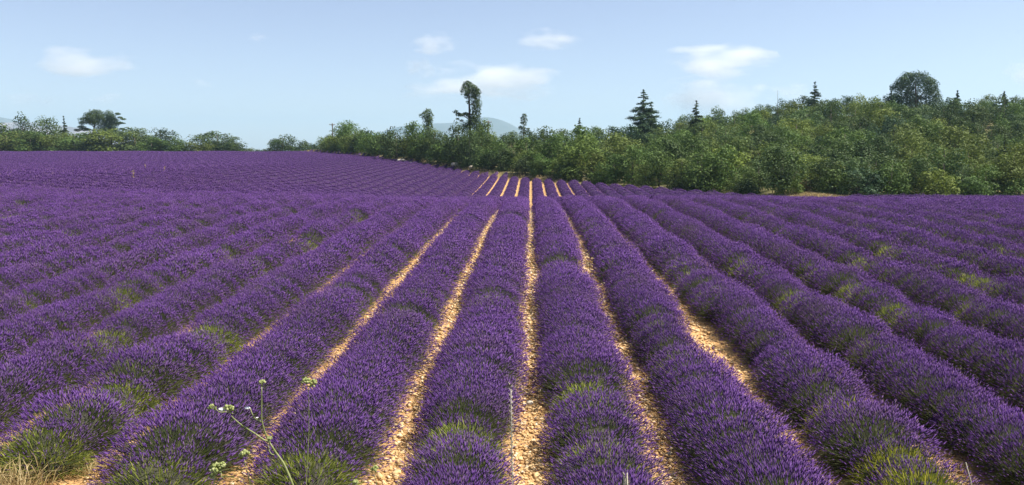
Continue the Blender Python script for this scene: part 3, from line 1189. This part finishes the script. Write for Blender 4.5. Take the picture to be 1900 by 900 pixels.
for px, Y, top, w_, tone, lb, kd in [
    (-30, 226, 238, 80, 'mid green', 'green oak cut by the left edge of the picture', 'oak'),
    (14, 222, 247, 66, 'olive green', 'olive round tree first from the left edge on the skyline', 'oak'),
    (45, 236, 224, 44, 'dark green', 'dark ragged tree before the pale rocky ridge at far left', 'oak'),
    (58, 224, 250, 60, 'mid green', 'green oak second from the left edge on the skyline', 'oak'),
    (90, 234, 225, 46, 'grey-green', 'tall grey-green tree left of the flat-topped pine', 'oak'),
    (100, 222, 256, 50, 'olive green', 'small olive tree below the tall grey-green one', 'oak'),
    (122, 238, 236, 16, 'dark green', 'thin dark conifer between grey-green tree and flat-topped pine', 'conifer'),
    (140, 223, 249, 72, 'mid green', 'round green oak left below the flat-topped pine', 'oak'),
    (178, 220, 250, 56, 'dark green', 'dark green oak directly below the flat-topped pine', 'oak'),
    (208, 221, 248, 66, 'bright yellow-green', 'yellow-green oak below the flat-topped pine', 'oak'),
    (250, 224, 246, 60, 'grey-green', 'grey-green oak right below the flat-topped pine', 'oak'),
    (282, 221, 259, 50, 'mid green', 'small green oak between the grey-green oak and the dark peaked tree', 'oak'),
    (300, 227, 244, 46, 'dark green', 'dark peaked tree right of the flat-topped pine', 'oak'),
    (332, 222, 262, 52, 'mid green', 'low green tree at the right end of the left tree line', 'oak'),
    (372, 222, 268, 40, 'olive green', 'low olive bush left of the lone grey-green tree', 'shrub'),
    (404, 228, 252, 66, 'grey-green', 'broad grey-green tree standing apart on the left skyline', 'oak'),
    (432, 224, 268, 40, 'dark green', 'low dark bush right of the broad grey-green tree', 'shrub'),
    (462, 226, 278, 26, 'olive green', 'tiny bush on the skyline right of the broad grey-green tree', 'shrub'),
    (488, 226, 279, 18, 'dark green', 'tiny dark bush just left of the lone round tree', 'shrub'),
    (525, 222, 252, 40, 'dark green', 'lone round dark tree on the open skyline', 'oak'),
    (508, 223, 264, 22, 'grey-green', 'small grey shoot tree hugging the lone round tree', 'oak'),
    (562, 226, 268, 30, 'dark green', 'small dark bush before the blue foothill', 'shrub'),
    (582, 226, 272, 18, 'dark green', 'smaller dark bush before the blue foothill, close to the wood', 'shrub'),
    (-6, 230, 244, 56, 'dark green', 'dark oak tucked behind the first trees at the left edge', 'oak'),
    (34, 229, 246, 54, 'mid green', 'green oak behind and between the two leftmost skyline trees', 'oak'),
    (76, 229, 246, 54, 'dark green', 'dark oak just left of the tall grey-green tree', 'oak'),
    (118, 228, 250, 56, 'olive green', 'olive oak between the tall grey-green tree and the round green oak', 'oak'),
    (160, 229, 252, 50, 'mid green', 'green oak behind the trunk of the flat-topped pine', 'oak'),
    (230, 228, 250, 50, 'dark green', 'dark oak below the drooping branches of the cedar', 'oak'),
    (268, 229, 256, 46, 'olive green', 'olive oak behind the gap right of the grey-green oak', 'oak'),
    (316, 228, 256, 44, 'mid green', 'green oak hugging the dark peaked tree on its right', 'oak'),
    (388, 226, 264, 40, 'mid green', 'low green tree in front of the broad grey-green tree', 'oak'),
    (420, 227, 258, 40, 'dark green', 'dark tree on the right flank of the broad grey-green tree', 'oak'),
]:
    left_oak(px, Y, top, w_, tone, lb, kd)

LG = 'trees around the tall pine'
for px, Y, top, w_, tone, lb in [
    (850, 131, 240, 46, 'dark green', 'dark oak hiding the trunk foot of the tall pine, left side'),
    (893, 131, 243, 44, 'mid green', 'green oak at the right foot of the tall bare-trunked pine'),
    (871, 127, 249, 44, 'grey-green', 'grey-green oak directly before the tall bare-trunked pine'),
    (772, 145, 236, 40, 'mid green', 'rounded green oak left of the slender upright tree'),
    (806, 143, 250, 44, 'dark green', 'dark oak at the foot of the slender upright tree'),
    (735, 150, 240, 44, 'dark green', 'dark oak above the big white rock'),
    (700, 165, 246, 46, 'mid green', 'green oak left of the one above the big white rock'),
    (648, 190, 238, 40, 'mid green', 'green oak right of the crossarm utility pole'),
    (622, 196, 256, 44, 'grey-green', 'grey-green oak at the foot of the crossarm utility pole'),
    (675, 178, 246, 44, 'dark green', 'dark oak second right of the crossarm utility pole'),
]:
    left_oak(px, Y, top, w_, tone, lb, 'oak')
LG = 'trees on the left skyline'

# flat-topped pine and cedar on the left skyline
Y = 232
gy_ = ground_px(175, Y)
special('flat_topped_pine', 'flat-topped dark pine with open lower branches above the left tree line', 175, Y,
        px_clumps([(172, 214, 9), (182, 212, 7), (164, 218, 8), (158, 224, 8, .7), (175, 222, 9), (168, 226, 7, .7), (186, 220, 8), (155, 229, 5, .6), (180, 229, 6, .7), (148, 236, 6, .45), (156, 240, 7, .4),
                   (145, 242, 5, .4), (163, 241, 4, .4)], 175, Y, 5), px_wood([([(174, gy_), (174, 245), (175, 232), (174, 216)], .32, .08), ([(174, 242), (163, 238), (150, 236)], .12, .05),
                                                                           ([(174, 236), (166, 228), (160, 222)], .12, .05), ([(175, 236), (184, 226)], .12, .05)], 175, Y), 'dark green', .24, 26, 15, group=LG)
Y = 235
gy_ = ground_px(203, Y)
special('cedar_tree', 'dark cedar with drooping side branches right of the flat-topped pine', 203, Y,
        px_clumps([(202, 214, 7), (196, 220, 8), (208, 219, 7), (190, 227, 8), (202, 228, 10), (212, 227, 7), (196, 236, 10), (208, 237, 9), (200, 244, 10), (214, 246, 8), (188, 243, 8), (216, 211, 4, .4),
                   (222, 212, 4, .3), (220, 218, 4, .4), (227, 221, 4, .35), (218, 229, 5, .4), (226, 228, 4, .35), (231, 229, 3, .35), (224, 239, 4, .35), (232, 241, 4, .35), (240, 239, 3.5, .3), (226, 246, 4, .4)],
                  203, Y, 6), px_wood([([(203, gy_), (203, 240), (203, 212)], .34, .08), ([(203, 222), (214, 214), (224, 212)], .09, .03), ([(204, 232), (218, 230), (231, 229)], .09, .03),
                                       ([(204, 244), (222, 241), (241, 239)], .09, .03), ([(203, 226), (216, 221), (228, 221)], .09, .03)], 203, Y), 'bluish green', .22, 26, 16, group=LG)

# rusty bush by the clearing
x = at(1482, 330, 84).x
plant('shrub', 1, x, 82.5, .5, .4, 'rusty', 'edge_bush', 'rusty brown bush at the left end of the dry grass clearing', 'bush', 'trees and bushes along the field edge')


# ------------------------------------------------------------------ dry grass of the field margin
def grass_patch(A, xs, ys, h, w):
    n = len(xs)
    P = np.stack([xs, ys, terr(xs, ys)], 1)
    D = unit(np.stack([rng.normal(0, .4, n), rng.normal(0, .4, n), np.ones(n)], 1))
    V, T = blades(P, D, h * rng.uniform(.5, 1.3, n), w * rng.uniform(.6, 1.4, n), .25)
    A.add(V, T)


A = Acc()
n = 16000
xs = rng.uniform(-56, 60, n)
band = rng.exponential(.55, n)
pk = .5 + .5 * np.sin(xs * .9) * np.sin(xs * .37 + 1)
ok = rng.random(n) < np.where(xs < 4, .25 + .75 * pk, .25 * pk)
xs, band = xs[ok], band[ok]
grass_patch(A, xs, edge(xs) - .9 + band, .30, .05)
n = 1800
xs = rng.normal(-52.5, 1.6, n)
grass_patch(A, xs, edge(xs) - 1.0 + rng.random(n) * 2.5, .45, .06)
n = 5000
xs = rng.normal(27.8, 1.5, n)
grass_patch(A, xs, edge(xs) - 1.6 + rng.random(n) * 5.0, .36, .05)
o = new('dry_grass', A.mesh('dry_grass', [M_straw]))
tag(o, 'straw-coloured dry grass along the edge between lavender and wood', kind='stuff')

# pale weed stalks standing in the far lavender
for px, py, hh, lb in [(247, 330, 1.1, 'pale weed stalk in the far lavender, nearest of the three'), (270, 312, .9, 'pale weed stalk in the far lavender below the cedar, middle of three'),
                       (305, 316, .9, 'pale bushy weed stalk in the far lavender, rightmost of three')]:
    r = ray(px, py)
    Yq = 60.0
    while Yq < 200 and CAMZ + r.z * Yq > zt(r.x * Yq, Yq) + .5:
        Yq += .5
    x, y = r.x * Yq, Yq
    A = Acc()
    z1 = hh
    A.add(*tube([(0, 0, 0), (.02, 0, z1 * .5), (.0, .02, z1)], [.03, .025, .01], 5))
    P = np.repeat(np.linspace(.3, 1, 14)[:, None], 3, 1) * [0, 0, z1] + rng.normal(0, .02, (14, 3))
    V, T = blades(P, unit(rng.normal(0, 1, (14, 3)) + [0, 0, .8]), .22, .07, .1)
    A.add(V, T)
    o = new('weed_stalk', A.mesh('weed_stalk', [M_straw]), None, (x, y, zt(x, y)), None, .95)
    tag(o, lb, 'weed', 'pale weeds in the far lavender')

# ------------------------------------------------------------------ utility poles
M_pole = plain('pole_wood', (.10, .085, .07), (.17, .15, .13), 4, .85, .2)
M_ins = plain('insulator', (.30, .31, .30), (.38, .39, .38), 4, .4)
for px, top, Y, lb, arm in [(618, 229, 215, 'wooden utility pole with crossarm above the left end of the wood', .8), (906, 224, 175, 'utility pole against the blue mountain beside the tall bare-trunked pine', .75)]:
    x = at(px, 280, Y).x
    g = zt(x, Y) - .3
    H = at(px, top, Y).z - g
    root = new('utility_pole', None, None, (x, Y, g))
    tag(root, lb, 'utility pole', 'utility poles')
    A = Acc()
    A.add(*tube([(0, 0, 0), (0, 0, H * .5), (0, 0, H)], [.19, .17, .14], 9))
    new('post', A.mesh('post', [M_pole], True), root)
    A = Acc()
    A.add(*tube([(-arm, -.2, H - .35), (arm, -.2, H - .35)], [.07, .07], 4))
    A.add(*tube([(-arm * .5, -.2, H - .35), (0, -.16, H - .85)], [.03, .03], 4))
    A.add(*tube([(arm * .5, -.2, H - .35), (0, -.16, H - .85)], [.03, .03], 4))
    new('crossarm', A.mesh('crossarm', [M_pole]), root)
    for dx in (-arm * .9, -arm * .3, arm * .3, arm * .9):
        A = Acc()
        A.add(*tube([(dx, -.2, H - .30), (dx, -.2, H - .2), (dx, -.2, H - .06)], [.03, .07, .04], 7))
        new('insulator', A.mesh('insulator', [M_ins], True), root)

# ------------------------------------------------------------------ foreground weeds on the bank
M_wstem = plain('weed_stem', (.16, .19, .06), (.30, .32, .14), 30, .6)
M_umbel = leafy('umbel', [(0, (.20, .24, .07)), (.5, (.32, .36, .13)), (1, (.48, .50, .24))], .25)
M_petal = plain('petal_white', (.78, .78, .74), (.84, .84, .80), 8, .6)


def umbel_acc(c, r_, seed, up=(0, 0, 1)):
    """half closed umbel: a cup of fine rays carrying small round florets"""
    q = np.random.default_rng(seed)
    A = Acc()
    c = np.array(c, float)
    Vs, Ts = uvsphere(7, 5)
    for _ in range(26):
        d = unit(q.normal(size=3) * [1, 1, .5] + np.array(up) * .9)
        e = c + d * r_ * q.uniform(.75, 1.05)
        A.add(*threads(np.array([c - np.array(up) * r_ * .6]), np.array([e]), r_ * .1))
        A.add(Vs * r_ * q.uniform(.20, .34) * (1 + .25 * q.normal(size=(len(Vs), 1))) + e, Ts)
    return A


def P3(pts, Y):
    return [np.array(at(a, b, Y)) for a, b in pts]


def weed_plant(Y, foot_px, stems, heads, label, blossoms=(), leaves_=()):
    fx = at(foot_px[0], foot_px[1], Y)
    g = Vector((fx.x, Y, zt(fx.x, Y) - .02))
    root = new('wild_carrot_plant', None, None, g)
    tag(root, label, 'weed', 'wild weeds on the near bank')
    gl = np.array(g)
    for kk, (pp, r0, r1) in enumerate(stems):
        p = P3(pp, Y)
        if kk == 0:
            p = [gl] + p
        p = np.array(p) - gl
        # resample smoothly with a little sway in depth
        t = np.linspace(0, 1, len(p))
        tt = np.linspace(0, 1, len(p) * 3)
        q = np.stack([np.interp(tt, t, p[:, c_]) for c_ in range(3)], 1)
        q[:, 1] += .012 * np.sin(tt * 5 + kk)
        A = Acc()
        A.add(*tube(q, np.linspace(r0, r1, len(q)), 7))
        new('stem' if kk == 0 else 'branch', A.mesh('stem', [M_wstem], True), root)
    for kk, (px, py, rp, up) in enumerate(heads):
        c_ = np.array(at(px, py, Y)) - gl
        new('flower_head', umbel_acc(c_, rp * .86 * Y / F, int(px), up).mesh('flower_head', [M_umbel], True), root)
    for px, py, rp in blossoms:
        rp = rp * .75
        c_ = np.array(at(px, py, Y)) - gl
        A = Acc()
        Vs, Ts = uvsphere(8, 5)
        for k in range(6):
            a = k * math.pi / 3
            A.add(Vs * np.array([.55, .55, .28]) * rp * Y / F + c_ + np.array([math.cos(a), math.sin(a), .15 * math.sin(a * 2)]) * rp * Y / F * .55, Ts)
        new('blossom', A.mesh('blossom', [M_petal], True), root)
    for pp, w in leaves_:
        p = np.array(P3(pp, Y)) - gl
        A = Acc()
        n_ = len(p)
        wd = np.sin(np.linspace(.25, math.pi, n_))[:, None] * w * Y / F * .5
        side = np.array([.75, .1, .6])
        VV = np.concatenate([p - side * wd, p + side * wd + [0, .004, 0]])
        TT = []
        for k in range(n_ - 1):
            TT += [[k, k + 1, n_ + k + 1], [k, n_ + k + 1, n_ + k]]
        A.add(VV, TT)
        new('leaf', A.mesh('leaf', [M_straw]), root)
    return root


weed_plant(2.3, (575, 1010), [([(560, 950), (537, 891), (524, 862), (510, 842), (499, 822), (493, 804), (487, 779), (488, 745), (488, 716)], .0042, .0014),
                              ([(499, 822), (487, 819), (470, 803), (455, 790), (442, 779), (430, 771)], .0026, .0016),
                              ([(430, 770), (422, 763), (408, 762), (396, 757)], .0016, .0011),
                              ([(488, 784), (476, 774), (466, 763), (459, 757)], .0017, .0010),
                              ([(510, 842), (499, 836), (493, 826)], .0018, .0012)],
           [(487, 711, 7, (0, 0, 1)), (424, 761, 11, (-.5, 0, .8)), (394, 757, 8, (-.8, 0, .5)), (500, 815, 6, (.3, 0, .9))],
           'branching green weed with pale umbels rising in front of the left rows', [(412, 759, 9), (459, 757, 7), (477, 775, 3)],
           [([(484, 905), (492, 894), (502, 883), (513, 873), (522, 866)], 9)])
weed_plant(2.5, (560, 1000), [([(566, 900), (572, 800), (574, 735), (574, 718)], .0016, .0008)], [(568, 709, 9, (-.2, 0, 1)), (580, 712, 9, (.3, 0, 1))],
           'single pale green umbel on a thin stem above the second left row')
weed_plant(2.2, (388, 1010), [([(392, 930), (398, 893), (402, 878)], .0022, .0014), ([(396, 905), (415, 885), (412, 876)], .0016, .001)],
           [(402, 872, 13, (-.2, 0, 1)), (412, 866, 9, (.3, 0, 1)), (396, 884, 8, (-.4, 0, .7))], 'pale knobbly umbel at the bottom edge beside ochre stones')
weed_plant(2.4, (462, 1010), [([(464, 930), (462, 880), (456, 850)], .0016, .001)], [(455, 844, 10, (0, 0, 1)), (449, 847, 7, (-.3, 0, .9))], 'small bright green umbel left of the branching weed')
weed_plant(2.4, (700, 1010), [([(700, 930), (698, 890), (696, 878)], .0015, .001)], [(696, 871, 8, (0, 0, 1))], 'small green flower head at the bottom beside the gravel furrow')
weed_plant(2.3, (660, 1010), [([(660, 930), (659, 905), (659, 898)], .0015, .001)], [(658, 896, 7, (0, 0, 1))], 'cut-off pale flower head at the bottom edge below the left rows')

M_spike = leafy('seed_spike', [(0, (.40, .36, .28)), (.5, (.52, .48, .38)), (1, (.66, .61, .50))], .2)


def grass_stalk(Y, pts, head_px, w_px, label):
    p = P3(pts, Y)
    g = np.array([p[0][0], Y, zt(p[0][0], Y) - .02])
    root = new('grass_stalk', None, None, g)
    tag(root, label, 'grass', 'tall grass stalks on the near bank')
    p = np.array([g] + p) - g
    A = Acc()
    A.add(*tube(p, np.linspace(.0022, .0012, len(p)), 6))
    new('stem', A.mesh('stem', [M_spike], True), root)
    if head_px:
        hp = np.array(P3(head_px, Y)) - g
        A = Acc()
        n_ = 34
        t = np.linspace(0, 1, n_)
        c_ = np.stack([np.interp(t, np.linspace(0, 1, len(hp)), hp[:, k]) for k in range(3)], 1)
        s_ = np.where(np.arange(n_) % 2 == 0, 1, -1)[:, None]
        k_ = w_px * Y / F
        D = unit(np.stack([s_[:, 0] * .42, rng.normal(0, .15, n_), np.ones(n_)], 1))
        V, T = spindles(c_ + s_ * np.array([[k_ * .12, 0, 0]]), D, k_ * 2.3, k_ * .62, 4, .4)
        A.add(V, T)
        new('seed_head', A.mesh('seed_head', [M_spike]), root)


grass_stalk(2.2, [(951, 960), (951, 900), (949, 800), (948, 722)], [(950, 885), (949, 800), (947, 716)], 4.0, 'tall pale grass stalk with long seed head left of the central furrow')
grass_stalk(2.2, [(1162, 960), (1161, 905), (1160, 886)], [(1161, 915), (1160, 884)], 5, 'cut-off grass seed head at the bottom edge right of the central furrow')
grass_stalk(2.4, [(1808, 960), (1802, 895), (1792, 858)], None, 3, 'thin bent grass stem at the bottom right corner')


# dry straw tufts in front of the left row ends
def straw_tuft(px, py, Y, n_, h, label, spread=.25):
    p = at(px, py, Y)
    x = p.x
    A = Acc()
    P = np.stack([rng.normal(0, spread * .5, n_), rng.normal(0, spread * .4, n_), np.zeros(n_)], 1)
    D = unit(np.stack([rng.normal(.15, .5, n_), rng.normal(0, .4, n_), np.ones(n_)], 1))
    V, T = blades(P, D, h * rng.uniform(.5, 1.25, n_), .007, .3)
    A.add(V, T)
    o = new('straw_tuft', A.mesh('straw_tuft', [M_straw]), None, (x, Y, zt(x, Y)))
    tag(o, label, 'grass', 'dry straw tufts at the row ends')


straw_tuft(0, 900, 7.55, 380, .56, 'large dry straw tuft in the bottom left corner', .4)
straw_tuft(50, 900, 8.0, 90, .2, 'low straw tuft just right of the corner straw tuft', .25)
straw_tuft(185, 895, 8.25, 160, .25, 'dry straw tuft in front of the third left row', .3)
straw_tuft(228, 890, 8.3, 180, .30, 'dry straw tuft under the green bush of the third left row', .25)
straw_tuft(618, 900, 8.3, 90, .22, 'few dry blades under the green bush of the second left row', .25)


# ------------------------------------------------------------------ clouds: thin bodies of scattering vapour
def cloud_mat(name, dens, seed, scl):
    m, nt, out = mat(name)
    tc = N(nt, 'ShaderNodeTexCoord')
    ln = N(nt, 'ShaderNodeVectorMath', operation='LENGTH')
    nt.links.new(tc.outputs['Object'], ln.inputs[0])
    nz = N(nt, 'ShaderNodeTexNoise')
    nz.inputs['Scale'].default_value = scl
    nz.inputs['Detail'].default_value = 5
    ad = N(nt, 'ShaderNodeVectorMath', operation='ADD')
    ad.inputs[1].default_value = (seed * 3.1, seed * 1.7, seed)
    nt.links.new(tc.outputs['Object'], ad.inputs[0])
    nt.links.new(ad.outputs[0], nz.inputs['Vector'])
    a = N(nt, 'ShaderNodeMath', operation='SUBTRACT')     # 0.95 - r
    a.inputs[0].default_value = .95
    nt.links.new(ln.outputs['Value'], a.inputs[1])
    b = N(nt, 'ShaderNodeMath', operation='MULTIPLY_ADD')  # + (noise - .5) * 1.5
    nt.links.new(nz.outputs[0], b.inputs[0])
    b.inputs[1].default_value = 2.8
    b.inputs[2].default_value = -1.6
    c_ = N(nt, 'ShaderNodeMath', operation='ADD')
    nt.links.new(a.outputs[0], c_.inputs[0])
    nt.links.new(b.outputs[0], c_.inputs[1])
    d = N(nt, 'ShaderNodeMath', operation='MULTIPLY', use_clamp=False)
    nt.links.new(c_.outputs[0], d.inputs[0])
    d.inputs[1].default_value = dens * .5
    e = N(nt, 'ShaderNodeMath', operation='MAXIMUM')
    nt.links.new(d.outputs[0], e.inputs[0])
    e.inputs[1].default_value = 0
    pv = N(nt, 'ShaderNodeVolumePrincipled')
    pv.inputs['Color'].default_value = (1, 1, 1, 1)
    pv.inputs['Anisotropy'].default_value = 0.0
    nt.links.new(e.outputs[0], pv.inputs['Density'])
    nt.links.new(pv.outputs[0], out.inputs['Volume'])
    return m


CD = 9000
for k, (px, py, w_, h_, dn, lb) in enumerate([
    (158, 120, 190, 64, .010, 'faint wide cloud high above the left tree line'),
    (806, 82, 92, 44, .010, 'small cloud upper left of the tall bare-trunked pine'),
    (783, 126, 66, 42, .010, 'small round cloud directly left above the slender poplar'),
    (1015, 73, 120, 38, .009, 'thin streak of cloud high above the small ragged pine'),
    (915, 150, 250, 76, .012, 'long white cloud behind the top of the tall bare-trunked pine'),
    (800, 168, 130, 36, .006, 'faint trailing cloud left of the long white cloud'),
    (1330, 114, 205, 64, .016, 'brightest white cloud above the wooded slope'),
    (1318, 182, 210, 76, .012, 'low white cloud half hidden behind the wood right of the layered conifer'),
    (1470, 172, 90, 40, .007, 'faint low cloud behind the bare dead stem'),
    (196, 182, 56, 24, .008, 'tiny cloud low above the flat-topped pine'),
    (55, 185, 90, 34, .006, 'very faint cloud at far left above the rocky ridge'),
    (478, 69, 44, 18, .006, 'tiny wisp of cloud high in the empty left sky'),
    (376, 156, 40, 20, .006, 'tiny wisp of cloud above the lone skyline trees'),
    (1896, 136, 66, 46, .011, 'white cloud cut by the right edge of the picture'),
]):
    c_ = at(px, py, CD)
    V, T = uvsphere(24, 14)
    V = V * (1 + .05 * vnoise(V * 2.5, k)[:, None])
    o = new('cloud', mesh_np('cloud', V, T, cloud_mat('cloud_%d' % k, dn, k + 1, 1.3 + .3 * (k % 3)), smooth=True), None, c_, None,
            (w_ * .5 * CD / F * 1.15, w_ * .32 * CD / F, h_ * .5 * CD / F * 1.15))
    tag(o, lb, 'cloud', 'small clouds in the sky')

# ------------------------------------------------------------------ haze
HAZE = 1
if HAZE:
    A = Acc()
    x0, x1, y0, y1, z0, z1 = -5200, 5200, -300, 7200, -69, 290
    V = [(x, y, z) for z in (z0, z1) for y in (y0, y1) for x in (x0, x1)]
    T = [[0, 2, 3, 1], [4, 5, 7, 6], [0, 1, 5, 4], [1, 3, 7, 5], [3, 2, 6, 7], [2, 0, 4, 6]]
    m, nt, out = mat('haze')
    pv = N(nt, 'ShaderNodeVolumePrincipled')
    pv.inputs['Color'].default_value = (.52, .76, 1.0, 1)
    pv.inputs['Density'].default_value = 1.5e-4
    pv.inputs['Anisotropy'].default_value = .2
    nt.links.new(pv.outputs[0], out.inputs['Volume'])
    o = new('haze', mesh_np('haze', V, T, m))
    tag(o, 'thin blue summer haze over the land', kind='stuff')

print('bushes', n_bush, 'trees kept', len(kept), 'objects', len(bpy.data.objects), 'tris', sum(len(m_.polygons) for m_ in bpy.data.meshes))
